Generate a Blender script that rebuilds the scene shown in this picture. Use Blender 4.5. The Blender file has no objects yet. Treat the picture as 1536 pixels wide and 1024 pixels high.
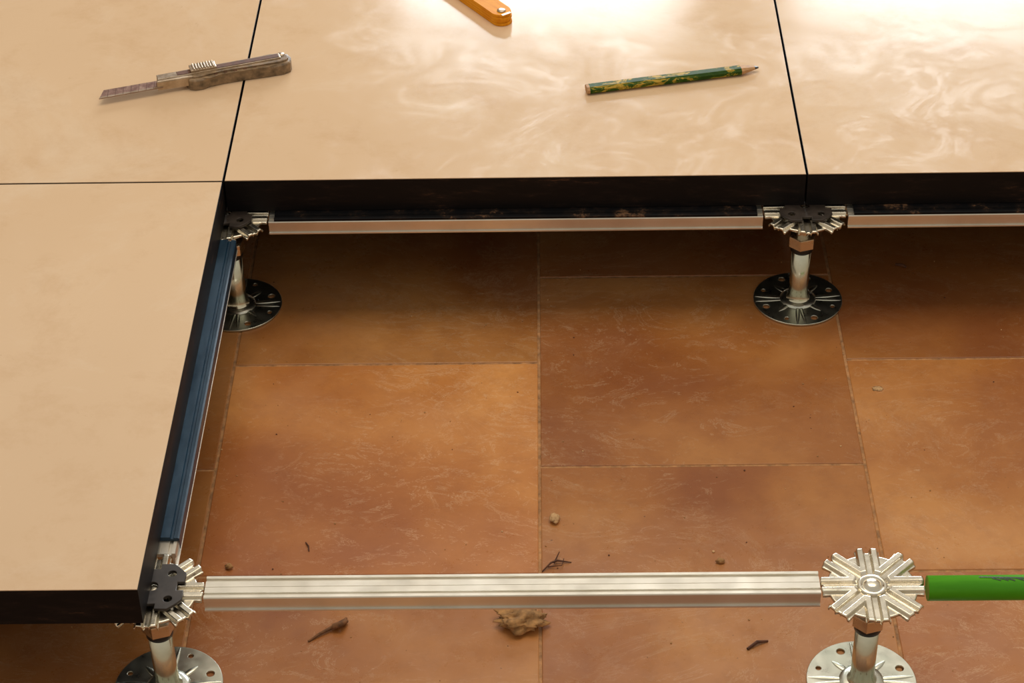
import bpy, bmesh, math, random
from mathutils import Vector, Matrix, noise
random.seed(7)
S=bpy.context.scene
COL=bpy.context.collection
try:
    S.view_settings.view_transform='Standard'
    S.view_settings.look='None'
except Exception: pass

# ---------------------------------------------------------------- materials
class N:
    def __init__(s,name):
        s.m=bpy.data.materials.new(name); s.m.use_nodes=True
        s.t=s.m.node_tree; s.b=s.t.nodes["Principled BSDF"]
        s.tc=s.t.nodes.new("ShaderNodeTexCoord")
    def n(s,ty,**k):
        x=s.t.nodes.new(ty)
        for a,v in k.items(): setattr(x,a,v)
        return x
    def l(s,a,b): s.t.links.new(a,b)
    def set(s,**k):
        for a,v in k.items():
            nm=a.replace("_"," ")
            for i in s.b.inputs:
                if i.name.lower()==nm.lower(): i.default_value=v
    def mapped(s,scale=(1,1,1),rot=(0,0,0),loc=(0,0,0),src="Object"):
        m=s.n("ShaderNodeMapping"); m.inputs["Scale"].default_value=scale
        m.inputs["Rotation"].default_value=rot; m.inputs["Location"].default_value=loc
        s.l(s.tc.outputs[src],m.inputs["Vector"]); return m.outputs[0]
    def noise(s,scale,detail=4,rough=.55,vec=None,dist=0):
        x=s.n("ShaderNodeTexNoise"); x.inputs["Scale"].default_value=scale
        x.inputs["Detail"].default_value=detail; x.inputs["Roughness"].default_value=rough
        x.inputs["Distortion"].default_value=dist
        s.l(vec if vec is not None else s.tc.outputs["Object"],x.inputs["Vector"]); return x.outputs["Fac"]
    def ramp(s,fac,stops):
        r=s.n("ShaderNodeValToRGB"); e=r.color_ramp.elements
        while len(e)<len(stops): e.new(.5)
        for i,(p,c) in enumerate(stops):
            e[i].position=p; e[i].color=c if len(c)==4 else (*c,1)
        s.l(fac,r.inputs[0]); return r.outputs[0]
    def mix(s,fac,a,b,mode='MIX'):
        x=s.n("ShaderNodeMix",data_type='RGBA',blend_type=mode)
        for i,v in ((0,fac),(6,a),(7,b)):
            if isinstance(v,(int,float)): x.inputs[i].default_value=v
            elif isinstance(v,tuple): x.inputs[i].default_value=v if len(v)==4 else (*v,1)
            else: s.l(v,x.inputs[i])
        return x.outputs[2]
    def base(s,o): s.l(o,s.b.inputs["Base Color"])
    def rough(s,o): s.l(o,s.b.inputs["Roughness"])
    def bump(s,h,strength=.2,dist=.001):
        x=s.n("ShaderNodeBump"); x.inputs["Strength"].default_value=strength; x.inputs["Distance"].default_value=dist
        s.l(h,x.inputs["Height"]); s.l(x.outputs[0],s.b.inputs["Normal"])

def simple(name,col,rough=.5,metal=0.0,var=.25,scale=60):
    q=N(name); f=q.noise(scale,5,.6)
    d=tuple(c*(1-var) for c in col); e=tuple(min(1,c*(1+var*.6)) for c in col)
    q.base(q.ramp(f,[(.3,d),(.7,e)])); q.set(metallic=metal)
    q.rough(q.ramp(f,[(.2,(max(0,rough-.08),)*3),(.8,(min(1,rough+.1),)*3)]))
    return q.m

# laminate top of the raised floor panels
q=N("beige_laminate")
wp=q.n("ShaderNodeNewGeometry").outputs["Position"]
big=q.noise(2.6,3,.5,vec=wp); fine=q.noise(9,9,.74,vec=wp,dist=.2)
streak=q.noise(5,8,.72,vec=wp,dist=.5)
spots=q.noise(140,2,.5,vec=wp)
c=q.ramp(big,[(.3,(.67,.475,.300)),(.7,(.72,.52,.335))])
c=q.mix(q.ramp(fine,[(.50,(0,0,0)),(.70,(.45,)*3)]),c,(.55,.34,.18))
c=q.mix(q.ramp(streak,[(.50,(0,0,0)),(.66,(.35,)*3)]),c,(.78,.64,.48))
br=q.noise(10,10,.85,vec=wp,dist=1.6)
c=q.mix(q.ramp(br,[(.63,(0,0,0)),(.69,(.50,)*3)]),c,(.44,.24,.11))
c=q.mix(q.ramp(spots,[(.16,(1,1,1)),(.20,(0,0,0))]),c,(.25,.13,.06))
q.base(c)
st2=q.noise(11,10,.82,vec=wp,dist=1.2)
q.rough(q.ramp(st2,[(.38,(.12,)*3),(.52,(.16,)*3),(.64,(.27,)*3)]))
q.bump(q.noise(34,5,.6,vec=wp,dist=.3),.025,.0006)
LAM=q.m

q=N("black_edge_banding")
f=q.noise(16,8,.75,vec=q.mapped((1,1,5)))
c=q.ramp(f,[(.50,(.005,.0045,.005)),(.60,(.013,.009,.008)),(.70,(.09,.045,.025))])
q.base(c); q.set(roughness=.5,specular_ior_level=.2)
EDGE=q.m

q=N("black_rubber_gasket")
f=q.noise(24,8,.75,vec=q.mapped((1,1,1)))
q.base(q.ramp(f,[(.48,(.005,.005,.006)),(.56,(.016,.011,.009)),(.63,(.18,.095,.05))])); q.set(specular_ior_level=.12); q.rough(q.ramp(f,[(.3,(.5,)*3),(.7,(.65,)*3)]))
RUB=q.m
q=N("black_gasket_sky_tint")
f=q.noise(24,7,.75,vec=q.mapped((1.6,.5,1)))
q.base(q.ramp(f,[(.3,(.004,.020,.042)),(.60,(.007,.040,.078)),(.74,(.05,.06,.075))])); q.rough(q.ramp(f,[(.3,(.25,)*3),(.7,(.45,)*3)]))  # blue sky reflection on the black rubber, painted into its base colour
RUBB=q.m
PAD=simple("gasket_pad_rubber",(.034,.024,.018),.45,0,.5,90)

def metal(name,a,b,r0,r1,scale=35,me=1.0):
    q=N(name); f=q.noise(scale,5,.6)
    q.base(q.ramp(f,[(.3,a),(.7,b)])); q.set(metallic=me); q.rough(q.ramp(q.noise(scale*2.3,4),[(.3,(r0,)*3),(.7,(r1,)*3)]))
    return q.m
ALU=metal("aluminium_rail",(.66,.61,.51),(.78,.74,.65),.28,.40,20,.76)
ZINC=metal("zinc_plated_steel",(.62,.56,.44),(.82,.76,.63),.18,.32)
TUBE=metal("galvanised_tube",(.54,.54,.42),(.72,.70,.56),.14,.24)
BASEM=metal("base_plate_steel",(.50,.52,.43),(.68,.66,.56),.26,.38)
BLACK=simple("black_plastic",(.01,.01,.01),.4)

# terracotta tiles
q=N("terracotta_tile")
at=q.n("ShaderNodeAttribute",attribute_name="tint")
off=q.n("ShaderNodeVectorMath",operation='MULTIPLY_ADD')
q.l(at.outputs["Color"],off.inputs[0]); off.inputs[1].default_value=(5,9,3); q.l(q.tc.outputs["Object"],off.inputs[2])
v=off.outputs[0]
f=q.noise(4.2,3,.5,vec=v,dist=.3)
c=q.ramp(f,[(.32,(.31,.095,.020)),(.50,(.43,.155,.030)),(.66,(.58,.250,.062))])
f2=q.noise(45,6,.7,vec=v)
c=q.mix(q.ramp(f2,[(.45,(0,0,0)),(.75,(.25,)*3)]),c,(.20,.055,.015))
f3=q.noise(3.1,5,.6,vec=q.mapped((1,1,1),(0,0,0),(7,3,1)))
c=q.mix(q.ramp(f3,[(.50,(0,0,0)),(.68,(.30,)*3)]),c,(.48,.25,.15))
# fine scratches and dust
for sc_,dd,thr,am,loc,msk in ((7,5,.57,.9,(0,0,0),3.0),(16,4,.59,1.0,(4,2,0),4.0),(4,7,.55,.7,(1,8,0),2.0),(22,3,.60,1.0,(9,5,0),5.0)):
    sc=q.noise(sc_,9,.78,vec=q.mapped((1,1.7,1),(0,0,.7),loc),dist=dd)
    mk_=q.ramp(q.noise(msk,3,.5,vec=q.mapped(loc=(loc[1],3,0))),[(.44,(0,0,0)),(.58,(1,1,1))])
    ln=q.ramp(sc,[(thr,(0,0,0)),(thr+.008,(am,)*3),(thr+.016,(0,0,0))])
    c=q.mix(q.mix(1.0,ln,mk_,'MULTIPLY'),c,(.70,.47,.28))
sp=q.noise(210,2,.5)
c=q.mix(q.ramp(sp,[(.19,(.8,)*3),(.23,(0,0,0))]),c,(.08,.03,.012))
hsv=q.n("ShaderNodeHueSaturation"); q.l(c,hsv.inputs["Color"]); hsv.inputs["Saturation"].default_value=.97
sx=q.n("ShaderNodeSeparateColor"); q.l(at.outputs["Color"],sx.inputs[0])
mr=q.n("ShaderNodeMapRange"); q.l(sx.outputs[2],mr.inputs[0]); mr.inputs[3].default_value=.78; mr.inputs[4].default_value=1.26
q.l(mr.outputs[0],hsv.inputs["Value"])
q.base(hsv.outputs[0])
q.rough(q.ramp(q.noise(20,6,.7,vec=v),[(.3,(.22,)*3),(.7,(.40,)*3)]))
q.bump(q.noise(30,6,.65,vec=v),.18,.001)
TILE=q.m
GROUT=simple("tile_grout",(.44,.22,.09),.85,0,.5,120)
CLOD=simple("dried_mud",(.42,.22,.08),.9,0,.6,120)
STONE=simple("sandstone_chip",(.62,.38,.18),.85,0,.35,150)
TWIG=simple("dry_twig",(.10,.035,.015),.8,0,.5,150)

# ---------------------------------------------------------------- helpers
def mk(name,bm,mats,smooth=False,parent=None):
    me=bpy.data.meshes.new(name); bm.normal_update(); bm.to_mesh(me); bm.free()
    for m in mats: me.materials.append(m)
    if smooth:
        for p in me.polygons: p.use_smooth=True
    o=bpy.data.objects.new(name,me); COL.objects.link(o)
    if parent: o.parent=parent
    return o
def box(bm,x0,x1,y0,y1,z0,z1,mat=0,bev=0):
    vs=[bm.verts.new((x,y,z)) for z in (z0,z1) for y in (y0,y1) for x in (x0,x1)]
    idx=[(0,2,3,1),(4,5,7,6),(0,1,5,4),(2,6,7,3),(0,4,6,2),(1,3,7,5)]
    fs=[bm.faces.new([vs[i] for i in t]) for t in idx]
    for fa in fs: fa.material_index=mat
    if bev:
        es=list({e for fa in fs for e in fa.edges})
        r=bmesh.ops.bevel(bm,geom=es,offset=bev,segments=2,affect='EDGES',profile=.6)
        for fa in r['faces']: fa.material_index=mat
    return fs
def prism(bm,pts,z0,z1,mat=0,bev=0,seg=2):
    lo=[bm.verts.new((x,y,z0)) for x,y in pts]; hi=[bm.verts.new((x,y,z1)) for x,y in pts]
    n=len(pts); fs=[bm.faces.new(list(reversed(lo))),bm.faces.new(hi)]
    for i in range(n): fs.append(bm.faces.new((lo[i],lo[(i+1)%n],hi[(i+1)%n],hi[i])))
    for fa in fs: fa.material_index=mat
    if bev:
        es=list({e for e in fs[1].edges})
        r=bmesh.ops.bevel(bm,geom=es,offset=bev,segments=seg,affect='EDGES',profile=.6)
        for fa in r['faces']: fa.material_index=mat
def extrude_profile(bm,prof,p0,p1,mat=0,smooth=()):
    """prof: (across,z) list; swept from p0 to p1 (xy)."""
    p0=Vector((*p0,0)); p1=Vector((*p1,0)); d=(p1-p0).normalized(); a=Vector((-d.y,d.x,0))
    A=[bm.verts.new(p0+a*s+Vector((0,0,z))) for s,z in prof]; B=[bm.verts.new(p1+a*s+Vector((0,0,z))) for s,z in prof]
    n=len(prof)
    fs=[bm.faces.new(A),bm.faces.new(list(reversed(B)))]
    for i in range(n):
        fa=bm.faces.new((A[i],B[i],B[(i+1)%n],A[(i+1)%n])); fs.append(fa)
        if i in smooth: fa.smooth=True
    for fa in fs: fa.material_index=mat
    bmesh.ops.recalc_face_normals(bm,faces=fs)
def lathe(bm,prof,mat=0,seg=36,smooth=True,cx=0,cy=0):
    rings=[]
    for r,z in prof:
        if r<1e-6: rings.append([bm.verts.new((cx,cy,z))])
        else: rings.append([bm.verts.new((cx+r*math.cos(2*math.pi*i/seg),cy+r*math.sin(2*math.pi*i/seg),z)) for i in range(seg)])
    fs=[]
    for a,b in zip(rings,rings[1:]):
        for i in range(seg):
            j=(i+1)%seg
            if len(a)==1: fs.append(bm.faces.new((a[0],b[j],b[i])))
            elif len(b)==1: fs.append(bm.faces.new((a[i],a[j],b[0])))
            else: fs.append(bm.faces.new((a[i],a[j],b[j],b[i])))
    for fa in fs: fa.material_index=mat; fa.smooth=smooth
    bmesh.ops.recalc_face_normals(bm,faces=fs)
def plate_holes(bm,outline,holes,z0,z1,mat=0,bev=.0004):
    cu=bpy.data.curves.new("tmp",'CURVE'); cu.dimensions='2D'; cu.fill_mode='BOTH'
    def sp(pts):
        s=cu.splines.new('POLY'); s.points.add(len(pts)-1)
        for p,(x,y) in zip(s.points,pts): p.co=(x,y,0,1)
        s.use_cyclic_u=True
    sp(outline)
    for (hx,hy,hr) in holes: sp([(hx+hr*math.cos(t*math.pi/10),hy+hr*math.sin(t*math.pi/10)) for t in range(20)])
    cu.extrude=(z1-z0)/2-bev; cu.bevel_depth=bev; cu.bevel_resolution=1; cu.offset=-bev
    o=bpy.data.objects.new("tmp",cu); COL.objects.link(o)
    dg=bpy.context.evaluated_depsgraph_get(); me=bpy.data.meshes.new_from_object(o.evaluated_get(dg))
    me.transform(Matrix.Translation((0,0,(z0+z1)/2)))
    n0=len(bm.faces); bm.from_mesh(me); bm.faces.ensure_lookup_table()
    for fa in bm.faces[n0:]: fa.material_index=mat
    bpy.data.objects.remove(o); bpy.data.curves.remove(cu); bpy.data.meshes.remove(me)

ZF=-.16     # subfloor level (raised panel tops are at z=0)

# ---------------------------------------------------------------- subfloor tiles
TW,TD=.316,.3146
bm=bmesh.new(); lay=bm.loops.layers.color.new("tint")
box(bm,-3.2,3.6,-2.6,4.0,ZF-.02,ZF-.0009,1)
# tile tone differences, with shade near panels and floor sheen painted in (column, row) -> 0..1
tile_tone_shade={(0,-1):.95,(0,0):.20,(1,-1):.50,(1,-2):.55,(1,0):.15,(2,-1):.70,(2,0):.15,(0,-2):.55,(2,-2):.8,(-1,-1):.0,(-1,-2):.0,(-1,0):.0}
for i in range(-10,11):
    x0=.007+TW*i
    oy=.046 if i%2 else -.104
    for j in range(-8,14):
        y0=oy+TD*j
        g=.0014
        n0=len(bm.faces)
        fs=box(bm,x0+g,x0+TW-g,y0+g,y0+TD-g,ZF-.012,ZF,0)
        es=[e for e in fs[1].edges]
        r=bmesh.ops.bevel(bm,geom=es,offset=.0008,segments=2,affect='EDGES',profile=.5)
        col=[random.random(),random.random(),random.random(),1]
        if (i,j) in tile_tone_shade: col[2]=tile_tone_shade[(i,j)]
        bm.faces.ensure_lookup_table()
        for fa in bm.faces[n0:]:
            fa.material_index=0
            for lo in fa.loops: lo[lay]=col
# mortar crumbs lying on the tiles belong to the floor
for k in range(300):
    x=random.uniform(-.1,1.0); y=random.uniform(-.65,.1); r=random.choice((.0004,.0005,.0006,.0007,.0010))
    if random.random()<.02: r=.0015
    m=Matrix.Translation((x,y,ZF+r*.4))@Matrix.Rotation(random.random()*6,4,'Z')@Matrix.Diagonal((1,random.uniform(.5,1.2),.55,1))
    n0=len(bm.faces); bmesh.ops.create_icosphere(bm,subdivisions=1,radius=r,matrix=m); bm.faces.ensure_lookup_table(); mi=random.choice((2,2,3,4))
    for fa in bm.faces[n0:]: fa.material_index=mi
floor=mk("floor",bm,[TILE,GROUT,CLOD,STONE,TWIG])

# ---------------------------------------------------------------- raised floor panels
PT=.038
def panel(x0,y0):
    bm=bmesh.new(); gx=.0010; gy=.0006
    box(bm,gx,.6-gx,gy,.6-gy,-PT,-.0008,1)
    box(bm,gx+.0004,.6-gx-.0004,gy+.0003,.6-gy-.0003,-.0009,0,0)
    o=mk("raised_floor_panel",bm,[LAM,EDGE]); o.location=(x0,y0,0)
    return o
for i in range(-2,3):
    for j in range(0,3): panel(.6*i,.6*j)
panel(-.6,-.601); panel(-1.2,-.601)

# ---------------------------------------------------------------- pedestals
def ss(a,b,x):
    t=max(0,min(1,(x-a)/(b-a))); return t*t*(3-2*t)
def head_mesh(bm,mat):
    NT=640; NR=40; ztop=-.0418
    def dth(th):
        k=int(round(th/(math.pi/4))); return abs(th-k*math.pi/4),k%8
    def Rf(th):
        d,k=dth(th); s=.042*math.sin(d)
        full=.0432 if k%2==0 else .0462
        arm=1-ss(.0100,.0114,s)
        return .0372+(full-.0372)*arm-.0030*(1-ss(.0012,.0024,s))
    def Z(r,th):
        d,k=dth(th); s=r*math.sin(d)
        rd=ss(.0020,.0038,s)*(1-ss(.0078,.0098,s))
        a=ss(.012,.016,r)
        return ztop-.0034+.0034*rd*a
    top=[];bot=[]
    for k in range(NR+1):
        t=k/NR; tr=[];br=[]
        for i in range(NT):
            th=2*math.pi*i/NT; R=Rf(th); r=.009+(R-.009)*t
            z=Z(r,th)
            if k==NR: z-=.0005
            tr.append(bm.verts.new((r*math.cos(th),r*math.sin(th),z)))
            br.append(bm.verts.new((r*math.cos(th),r*math.sin(th),z-.0020)))
        top.append(tr); bot.append(br)
    fs=[]
    for k in range(NR):
        for i in range(NT):
            j=(i+1)%NT
            fs.append(bm.faces.new((top[k][i],top[k+1][i],top[k+1][j],top[k][j])))
            fs.append(bm.faces.new((bot[k][j],bot[k+1][j],bot[k+1][i],bot[k][i])))
    for i in range(NT):
        j=(i+1)%NT
        fs.append(bm.faces.new((top[NR][i],bot[NR][i],bot[NR][j],top[NR][j])))
    for fa in fs: fa.material_index=mat; fa.smooth=True
def pedestal_mesh(pad):
    bm=bmesh.new()
    head_mesh(bm,0)
    # centre boss / cap
    lathe(bm,[(.0125,-.0475),(.0125,-.0436),(.0112,-.0426),(.0092,-.0428),(.0086,-.0444),(.0074,-.0444),(.0066,-.0420),(.0040,-.0410),(0,-.0407)],0)
    # collar beneath the head, nut, threaded rod
    lathe(bm,[(.020,-.0475),(.019,-.0500),(.0115,-.0540),(.0085,-.0560),(.0085,-.060)],0)
    prof=[]; z=-.058
    while z>-.078:
        prof+= [(.0080,z),(.0072,z-.00075)]; z-=.0015
    lathe(bm,prof,0)
    hexp=[(.0145*math.cos(math.pi/3*k+.3),.0145*math.sin(math.pi/3*k+.3)) for k in range(6)]
    prism(bm,hexp,-.0870,-.0745,0,.0010)
    lathe(bm,[(.008,-.087),(.0112,-.0873),(.0116,-.089),(.0116,-.0935),(.0105,-.0945)],3)
    # tube
    lathe(bm,[(.0090,-.0930),(.0102,-.0932),(.0102,-.1450),(.0106,-.1500),(.0125,-.1545),(.0150,-.1570)],1,48)
    # base plate
    R=.0472
    out=[(R*math.cos(2*math.pi*i/96),R*math.sin(2*math.pi*i/96)) for i in range(96)]
    holes=[(.0375*math.cos(a),.0375*math.sin(a),.0036) for a in [math.radians(d) for d in (22,112,202,292)]]
    holes+=[(.0385*math.cos(a),.0385*math.sin(a),.0024) for a in [math.radians(d) for d in (67,157,247,337)]]
    plate_holes(bm,out,holes,ZF+.0002,ZF+.0026,2)
    # pressed radial ribs
    for d in (0,45,90,135,180,225,270,315):
        for s in ((-5.5,5.5) if d%90==0 else (0,)):
            a=math.radians(d+s); rb=[]
            sec=8; prev=None
            W=.0024 if d%90==0 else .0030
            for k in range(13):
                t=k/12; r=.0145+((.0455 if d%90==0 else .032)-.0145)*t; w=W*math.sin(math.pi*min(.95,.15+t*.85))**.5; h=.0013*math.sin(math.pi*min(.97,.08+t*.9))**.5
                ring=[]
                for m in range(sec+1):
                    q_=math.pi*m/sec
                    px=r; py=w*math.cos(q_); pz=ZF+.0024+h*math.sin(q_)
                    ring.append(bm.verts.new((px*math.cos(a)-py*math.sin(a),px*math.sin(a)+py*math.cos(a),pz)))
                if prev:
                    for m in range(sec):
                        fa=bm.faces.new((prev[m],prev[m+1],ring[m+1],ring[m])); fa.material_index=2; fa.smooth=True
                prev=ring
    lathe(bm,[(.0195,ZF+.0024),(.0185,ZF+.0042),(.0150,ZF+.0048),(.0102,ZF+.0058)],2,48)
    if pad:
        P=.0268; n=.0050; dn=.006; c=.011
        pts=[]
        quad=[(P,-P+c),(P,-n),(P-dn,-n),(P-dn,n),(P,n),(P,P-c),(P-c*.4,P-c*.55),(P-c*.55,P-c*.4)]
        for k in range(4):
            a=k*math.pi/2
            for x,y in quad: pts.append((x*math.cos(a)-y*math.sin(a),x*math.sin(a)+y*math.cos(a)))
        hs=[(.0150*sx,.0150*sy,.0036) for sx in(-1,1) for sy in (-1,1)]+[(0,0,.0050)]
        plate_holes(bm,pts,hs,-.0410,-.0382,4,.0004)
    me=bpy.data.meshes.new("adjustable_pedestal"); bm.to_mesh(me); bm.free()
    for m in (ZINC,TUBE,BASEM,BLACK,PAD): me.materials.append(m)
    return me
pm_bare=pedestal_mesh(False); pm_pad=pedestal_mesh(True)
def pedestal(x,y,me,rot=0):
    o=bpy.data.objects.new("adjustable_pedestal",me); COL.objects.link(o); o.location=(x,y,0); o.rotation_euler=(0,0,rot)
FY=-.557
pedestal(.6,FY,pm_bare); pedestal(0,FY,pm_pad); pedestal(0,0,pm_pad); pedestal(.6,0,pm_pad); pedestal(1.2,0,pm_pad); pedestal(1.2,FY,pm_bare)
for x,y in [(-.6,0),(-1.2,0),(-.6,-.56),(-1.2,-.56)]+[(a*.6,b*.6) for a in range(-2,4) for b in (1,2,3)]: pedestal(x,y,pm_pad)

# ---------------------------------------------------------------- stringers
T=-.0425
def stringer(p0,p1,gasket=None,g0=None,g1=None,wrap=False,name="stringer_rail"):
    bm=bmesh.new(); w=.0134; H=.0150
    prof=[(-w,T-.001),(-w+.0006,T),(-.0100,T),(-.0096,T-.0018),(-.0070,T-.0018),(-.0066,T-.0003),(-.0003,T-.0003),(-.0003,T-.0006),(.0003,T-.0006),(.0003,T-.0003),
          (.0066,T-.0003),(.0070,T-.0018),(.0096,T-.0018),(.0100,T),(w-.0006,T),(w,T-.001),(w,T-.0045),(w-.001,T-.0052),(w-.001,T-H+.002),(w+.0008,T-H+.0015),(w+.0008,T-H),
          (.009,T-H),(.009,T-H+.002),(w-.0032,T-H+.002),(w-.0032,T-.004),(-w+.0032,T-.004),(-w+.0032,T-H+.002),(-.009,T-H+.002),(-.009,T-H),(-w-.0008,T-H),(-w-.0008,T-H+.0015),(-w+.001,T-H+.002),(-w+.001,T-.0052),(-w,T-.0045)]
    extrude_profile(bm,prof,p0,p1,0)
    mats=[ALU]
    if gasket:
        mats.append(gasket); G=T+.0002; t=-.0385
        gp=[(-.0128,G),(-.0128,t-.0016),(-.0118,t-.0008),(-.0090,t-.0008),(-.0084,t-.0020),(-.0066,t-.0020),(-.0060,t),(.0060,t),(.0066,t-.0020),(.0084,t-.0020),(.0090,t-.0008),(.0118,t-.0008),(.0128,t-.0016),(.0128,G)]
        if wrap:
            gp=[(x*1.13,z) for x,z in gp]
            gp=[(-.0142,T-.009),(-.0148,T-.009)]+[(-.0148,gp[1][1])]+gp[2:-2]+[(.0148,gp[-2][1]),(.0148,T-.009),(.0142,T-.009),(.0142,T+.0002),(-.0142,T+.0002)]
        extrude_profile(bm,gp,g0,g1,1)
    return mk(name,bm,mats)
stringer((.0440,0),(.5560,0),RUB,(.050,0),(.550,0))
stringer((.6440,0),(1.1560,0),RUB,(.650,0),(1.150,0))
stringer((0,-.0440),(0,FY+.0440),RUBB,(0,-.050),(0,FY+.060),True)
stringer((.0436,FY+.003),(.5564,FY+.003))
# green rail continuing to the right
q=N("green_paint"); f=q.noise(14,4,.6,vec=q.mapped((1,6,1)))
q.base(q.ramp(f,[(.35,(.060,.31,.004)),(.7,(.095,.42,.010))])); q.set(roughness=.42,specular_ior_level=.35)
GREEN=q.m
INK=simple("dark_marker_ink",(.008,.03,.008),.5)
bm=bmesh.new(); GR=.0106; GZ=-.0490; GY=FY+.001
extrude_profile(bm,[(GR*math.cos(2*math.pi*k/48),GZ+GR*math.sin(2*math.pi*k/48)) for k in range(48)],(.646,GY),(1.154,GY),0,set(range(48)))
def stroke(bm,pts,w,mat):
    for (x0,y0),(x1,y1) in zip(pts,pts[1:]):
        for s in range(3):
            a0,a1=s/3,(s+1)/3
            ax,ay=x0+(x1-x0)*a0,y0+(y1-y0)*a0; bx,by=x0+(x1-x0)*a1,y0+(y1-y0)*a1
            d=Vector((bx-ax,by-ay))
            if d.length<1e-6: continue
            n=Vector((-d.y,d.x)).normalized()*w/2
            vs=[]
            for X,Y in ((ax+n.x,ay+n.y),(ax-n.x,ay-n.y),(bx-n.x,by-n.y),(bx+n.x,by+n.y)):
                vs.append(bm.verts.new((X,GY+Y,GZ+math.sqrt((GR+.0004)**2-Y*Y))))
            fa=bm.faces.new(vs); fa.normal_update(); fa.material_index=mat
            if fa.normal.z<0: fa.normal_flip()
sx,sy=.688,.0002
stroke(bm,[(sx,sy+.0015),(sx+.018,sy+.0008),(sx+.040,sy-.0003),(sx+.12,sy-.0005)],.0013,1)
for k in range(16):
    x=sx+.010+k*.0065+random.uniform(-.001,.001)
    stroke(bm,[(x,sy),(x+.007,sy-random.uniform(.0015,.0032))],.0012,1)
mk("green_rail",bm,[GREEN,INK])

# ---------------------------------------------------------------- utility knife
KP=simple("worn_knife_grip",(.25,.165,.090),.42,0,.6,120)
KD=simple("knife_slot_dark",(.12,.042,.016),.5,0,.5,120)
KM=metal("worn_knife_steel",(.38,.29,.20),(.60,.50,.39),.3,.45,90)
q=N("rusty_blade"); f=q.noise(110,6,.7)
q.base(q.ramp(f,[(.35,(.14,.060,.045)),(.55,(.29,.17,.13)),(.7,(.44,.32,.25))])); q.set(metallic=.5,roughness=.45)
KB=q.m
bm=bmesh.new()
# local frame: x from tail(0) to blade tip(.215); y across, z up
body=[(.004,-.012),(.0015,-.007),(0,0),(.002,.007),(.009,.0115),(.022,.0125),(.050,.0105),(.085,.0095),(.112,.0095),(.118,.006),(.119,-.006),(.117,-.0115),(.112,-.0150),(.103,-.0155),(.096,-.0125),(.080,-.0115),(.055,-.0125),(.030,-.0145),(.012,-.0150)]
body=[(x,-y) for x,y in body]
prism(bm,body,.0002,.0125,0,.0030,3)
prism(bm,[(x*.96+.003,y*.62+.001) for x,y in body],.0125,.0145,0,.0012)
box(bm,.012,.150,-.0065,.0040,.0135,.0156,2,.0005)
box(bm,.014,.128,-.0048,.0024,.0150,.0160,1)
prism(bm,[(.112,-.0085),(.150,-.0060),(.152,.0075),(.112,.0090)],.0040,.0150,2,.0015)
for k in range(2): box(bm,.120+.012*k,.124+.012*k,-.003,.001,.0149,.0154,1)
box(bm,.084,.113,-.0105,.0030,.0152,.0185,2,.0010)
for k in range(8): box(bm,.0865+k*.0031,.0881+k*.0031,-.0100,.0025,.0184,.0199,2,.0003)
prism(bm,[(.146,-.0075),(.2085,-.0083),(.2165,.0080),(.146,.0085)],.0070,.0078,3)
prism(bm,[(.146,.0055),(.2150,.0055),(.2165,.0080),(.146,.0085)],.00775,.0081,2)
for k in range(7):
    x=.152+k*.0085; prism(bm,[(x,-.0072),(x+.0005,-.0072),(x+.0045,.0078),(x+.004,.0078)],.0078,.0082,1)
for k in range(6): box(bm,.030+k*.011,.034+k*.011,.0075,.0100,.0110,.0132,1,.0006)
lathe(bm,[(.004,.0140),(.004,.0152),(0,.0156)],2,20,cx=.010,cy=-.004)
kn=mk("utility_knife",bm,[KP,KD,KM,KB])
kn.location=(.050,.232,.0005); kn.rotation_euler=(0,0,math.radians(180+19.2))

# ---------------------------------------------------------------- carpenter pencil
q=N("worn_green_paint"); f=q.noise(95,6,.75,vec=q.mapped((.45,1,1)),dist=1.2)
q.base(q.ramp(f,[(.42,(.016,.052,.003)),(.51,(.04,.09,.006)),(.55,(.42,.27,.03)),(.66,(.52,.34,.06))])); q.set(roughness=.5,specular_ior_level=.15)
PG=q.m
WOOD=simple("pencil_wood",(.50,.27,.11),.6,0,.3,150)
LEAD=simple("graphite",(.02,.018,.018),.35)
bm=bmesh.new()
def octo(sx,sy,zc): 
    return [(sx*a,zc+sy*b) for a,b in ((-1,-.45),(-.55,-1),(.55,-1),(1,-.45),(1,.45),(.55,1),(-.55,1),(-1,.45))]
secs=[(0,.0066,.0040,1),(.003,.0068,.0042,0),(.174,.0068,.0042,1),(.190,.0026,.0018,2),(.1945,.0010,.0008,2)]
rings=[]
for x,sx_,sy_,m in secs:
    zc=.0044 if x<.176 else .0050
    rings.append([bm.verts.new((x,a,b)) for a,b in octo(sx_,sy_,zc)])
for k in range(len(rings)-1):
    for i in range(8):
        fa=bm.faces.new((rings[k][i],rings[k+1][i],rings[k+1][(i+1)%8],rings[k][(i+1)%8])); fa.material_index=[1,0,1,2][k]
fa=bm.faces.new(rings[0]); fa.material_index=1
fa=bm.faces.new(list(reversed(rings[-1]))); fa.material_index=2
bmesh.ops.recalc_face_normals(bm,faces=bm.faces[:])
pc=mk("carpenter_pencil",bm,[PG,WOOD,LEAD]); pc.location=(.377,.167,.0002); pc.rotation_euler=(0,0,math.atan2(.041,.189))

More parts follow.
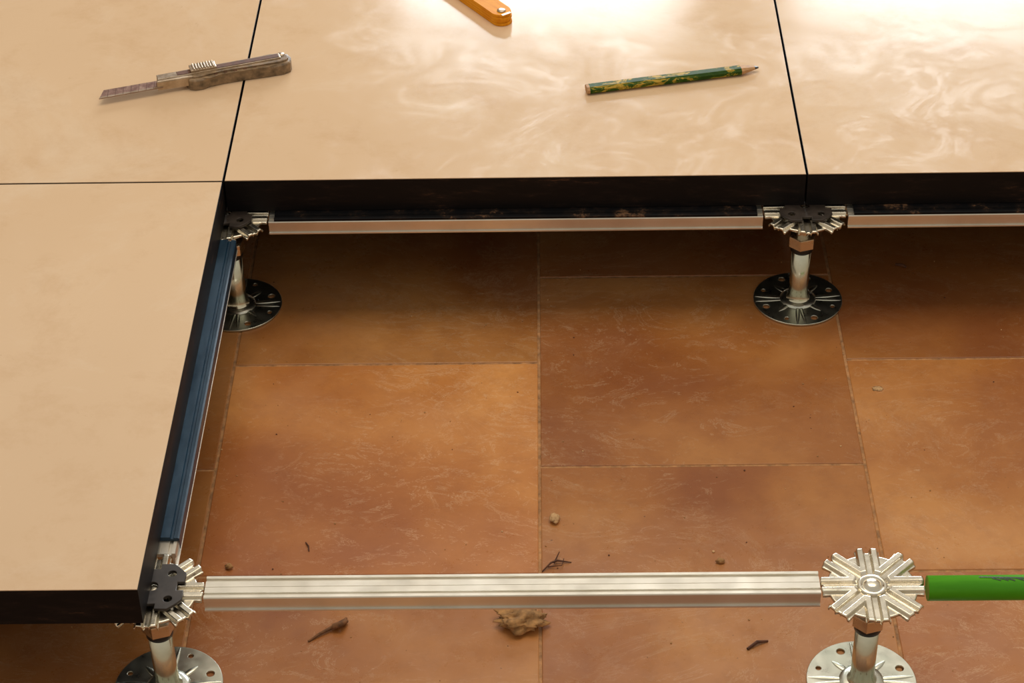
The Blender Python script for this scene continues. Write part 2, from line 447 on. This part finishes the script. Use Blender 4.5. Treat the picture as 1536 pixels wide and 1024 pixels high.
# ---------------------------------------------------------------- orange folding rule
q=N("orange_lacquered_wood"); f=q.noise(30,5,.6,vec=q.mapped((1,8,1)))
q.base(q.ramp(f,[(.3,(.70,.23,.004)),(.7,(.86,.36,.012))])); q.set(roughness=.55,specular_ior_level=.15)
ORG=q.m
bm=bmesh.new()
def slat(L,w,z0,z1,x0=0):
    pts=[]
    for k in range(13):
        a=math.pi/2+math.pi*k/12; pts.append((x0+w/2+w/2*math.cos(a),w/2*math.sin(a)))
    pts+=[(L,-w/2),(L,w/2)]
    prism(bm,pts,z0,z1,0,.0008)
for k in range(4): slat(.20-.004*(k%2),.0235,.0003+k*.0035,.0035+k*.0035,.0015*(k%2))
lathe(bm,[(.005,.0142),(.005,.0149),(.003,.0155),(0,.0156)],1,24,cx=.012)
box(bm,.0005,.004,-.006,.006,.0142,.0146,1)
rl=mk("folding_rule",bm,[ORG,KM]); rl.location=(.290,.318,0); rl.rotation_euler=(0,0,math.atan2(.067,-.047))

# ---------------------------------------------------------------- debris on the subfloor
def lump(name,x,y,r,sq=(1,1,.5),mat=CLOD,seed=0,amp=.4,sub=3):
    bm=bmesh.new(); bmesh.ops.create_icosphere(bm,subdivisions=sub,radius=1)
    for v_ in bm.verts:
        d=v_.co.normalized(); k=1+amp*(noise.noise(d*1.8+Vector((seed,0,0)))+.5*noise.noise(d*5+Vector((0,seed,0))))
        v_.co=Vector((d.x*sq[0]*k*r,d.y*sq[1]*k*r,d.z*sq[2]*k*r))
    mz=min(v_.co.z for v_ in bm.verts)
    for v_ in bm.verts: v_.co.z-=mz
    o=mk(name,bm,[mat],True); o.location=(x,y,ZF); return o
lump("mud_clod",.304,-.484,.0165,(1.35,.75,.32),CLOD,3,.7,4)
lump("stone_chip",.337,-.346,.0055,(.8,1.1,.5),STONE,5,.5)
lump("stone_chip",.036,-.4076,.0035,(1,.8,.6),CLOD,8,.5)
lump("stone_chip",.489,-.405,.0035,(1.1,.8,.6),CLOD,11,.5)
lump("stone_chip",.666,-.153,.0050,(1.1,.7,.10),STONE,14,.7)
def twig(name,paths,mat=TWIG):
    cu=bpy.data.curves.new(name,'CURVE'); cu.dimensions='3D'; cu.bevel_depth=1; cu.bevel_resolution=2
    for pts in paths:
        s=cu.splines.new('POLY'); s.points.add(len(pts)-1)
        for p,(x,y,z,r) in zip(s.points,pts): p.co=(x,y,ZF+z+r,1); p.radius=r
    cu.materials.append(mat)
    o=bpy.data.objects.new(name,cu); COL.objects.link(o)
    dg=bpy.context.evaluated_depsgraph_get(); me=bpy.data.meshes.new_from_object(o.evaluated_get(dg))
    bpy.data.objects.remove(o); m=bpy.data.objects.new(name,me); COL.objects.link(m); return m
twig("dry_twig",[[(.325,-.416,0,.0006),(.333,-.408,.003,.0009),(.339,-.404,.002,.0010),(.352,-.404,0,.0004)],[(.336,-.406,.001,.0008),(.341,-.394,.004,.0005)],[(.330,-.411,.001,.0007),(.343,-.411,.003,.0004),(.345,-.400,.001,.0004)]])
CT=simple("muddy_twig",(.20,.085,.03),.85,0,.6,150)
twig("dry_twig",[[(.117,-.503,0,.0009),(.127,-.495,.001,.0013),(.137,-.488,.001,.0018),(.147,-.481,0,.0026)],[(.138,-.489,.002,.0026),(.145,-.488,.004,.0028),(.150,-.480,.001,.0016)],[(.147,-.483,.001,.0026),(.149,-.476,.001,.0012)]],CT)
twig("dry_twig",[[(.505,-.517,0,.0012),(.514,-.510,.001,.0016),(.524,-.507,0,.0008)]])
twig("dry_twig",[[(.104,-.374,0,.0006),(.107,-.380,.001,.0007),(.108,-.386,0,.0005)]])
twig("dry_twig",[[(.713,.062,0,.0013),(.719,.059,.001,.0018),(.724,.057,0,.0012)]])

# ---------------------------------------------------------------- window wall behind
WALL=simple("painted_wall",(.58,.46,.34),.9,0,.1,3)
FRAME=simple("white_window_frame",(.75,.73,.68),.4,0,.05,10)
bm=bmesh.new(); Y0,Y1=4.0,4.2
wins=[(-.16,.80),(1.06,2.05)]; zb,zt=.30,2.08
xs=[-3.2,wins[0][0],wins[0][1],wins[1][0],wins[1][1],3.6]
for a,b in ((0,1),(2,3),(4,5)): box(bm,xs[a],xs[b],Y0,Y1,ZF,3.0)
for a,b in wins: box(bm,a,b,Y0,Y1,ZF,zb); box(bm,a,b,Y0,Y1,zt,3.0)
mk("wall_back",bm,[WALL])
for i,(a,b) in enumerate(wins):
    bm=bmesh.new(); t=.05
    box(bm,a,a+t,Y0+.06,Y0+.12,zb,zt); box(bm,b-t,b,Y0+.06,Y0+.12,zb,zt); box(bm,a+t,b-t,Y0+.06,Y0+.12,zb,zb+t); box(bm,a+t,b-t,Y0+.06,Y0+.12,zt-t,zt)
    mk("window_%d"%(i+1),bm,[FRAME])
    ld=bpy.data.lights.new("window_daylight",'AREA'); ld.shape='RECTANGLE'; ld.size=b-a-.1; ld.size_y=zt-zb-.1; ld.energy=74; ld.color=(.84,.93,1.0)
    lo=bpy.data.objects.new("window_daylight",ld); COL.objects.link(lo); lo.location=((a+b)/2,Y0+.15,(zt+zb)/2); lo.rotation_euler=(math.radians(-90),0,0)

ld=bpy.data.lights.new("overhead_fill",'AREA'); ld.shape='RECTANGLE'; ld.size=2.0; ld.size_y=1.3; ld.energy=32; ld.color=(1,.84,.64)  # added warm fill from above
lo=bpy.data.objects.new("overhead_fill",ld); COL.objects.link(lo); lo.location=(.5,.45,2.6); lo.rotation_euler=(math.radians(-14),0,0)

# ---------------------------------------------------------------- world: hazy daylight
w=bpy.data.worlds.new("hazy_sky"); S.world=w; w.use_nodes=True; t=w.node_tree
bg=t.nodes["Background"]; tc=t.nodes.new("ShaderNodeTexCoord"); sp=t.nodes.new("ShaderNodeSeparateXYZ"); rp=t.nodes.new("ShaderNodeValToRGB")
t.links.new(tc.outputs["Generated"],sp.inputs[0]); t.links.new(sp.outputs[2],rp.inputs[0]); t.links.new(rp.outputs[0],bg.inputs[0])
e=rp.color_ramp.elements; e[0].position=0; e[0].color=(.62,.48,.34,1); e[1].position=.9; e[1].color=(.80,.78,.74,1)
k=e.new(.45); k.color=(.80,.72,.60,1)
bg.inputs[1].default_value=.66

# ---------------------------------------------------------------- camera
f=3217.0
yv=Vector((28,2465,-f)).normalized()
xv=Vector((1,0.0103,0)); xv.z=(28+0.0103*2465)/f; xv.normalize()
zv=xv.cross(yv)
C2W=Matrix((xv,yv,zv))
cd=bpy.data.cameras.new("camera"); c=bpy.data.objects.new("camera",cd); COL.objects.link(c)
c.matrix_world=Matrix.Translation((.3321,-1.851,1.2061))@C2W.to_4x4(); S.camera=c
cd.sensor_width=36; cd.lens=f/1536*36; cd.clip_start=.01
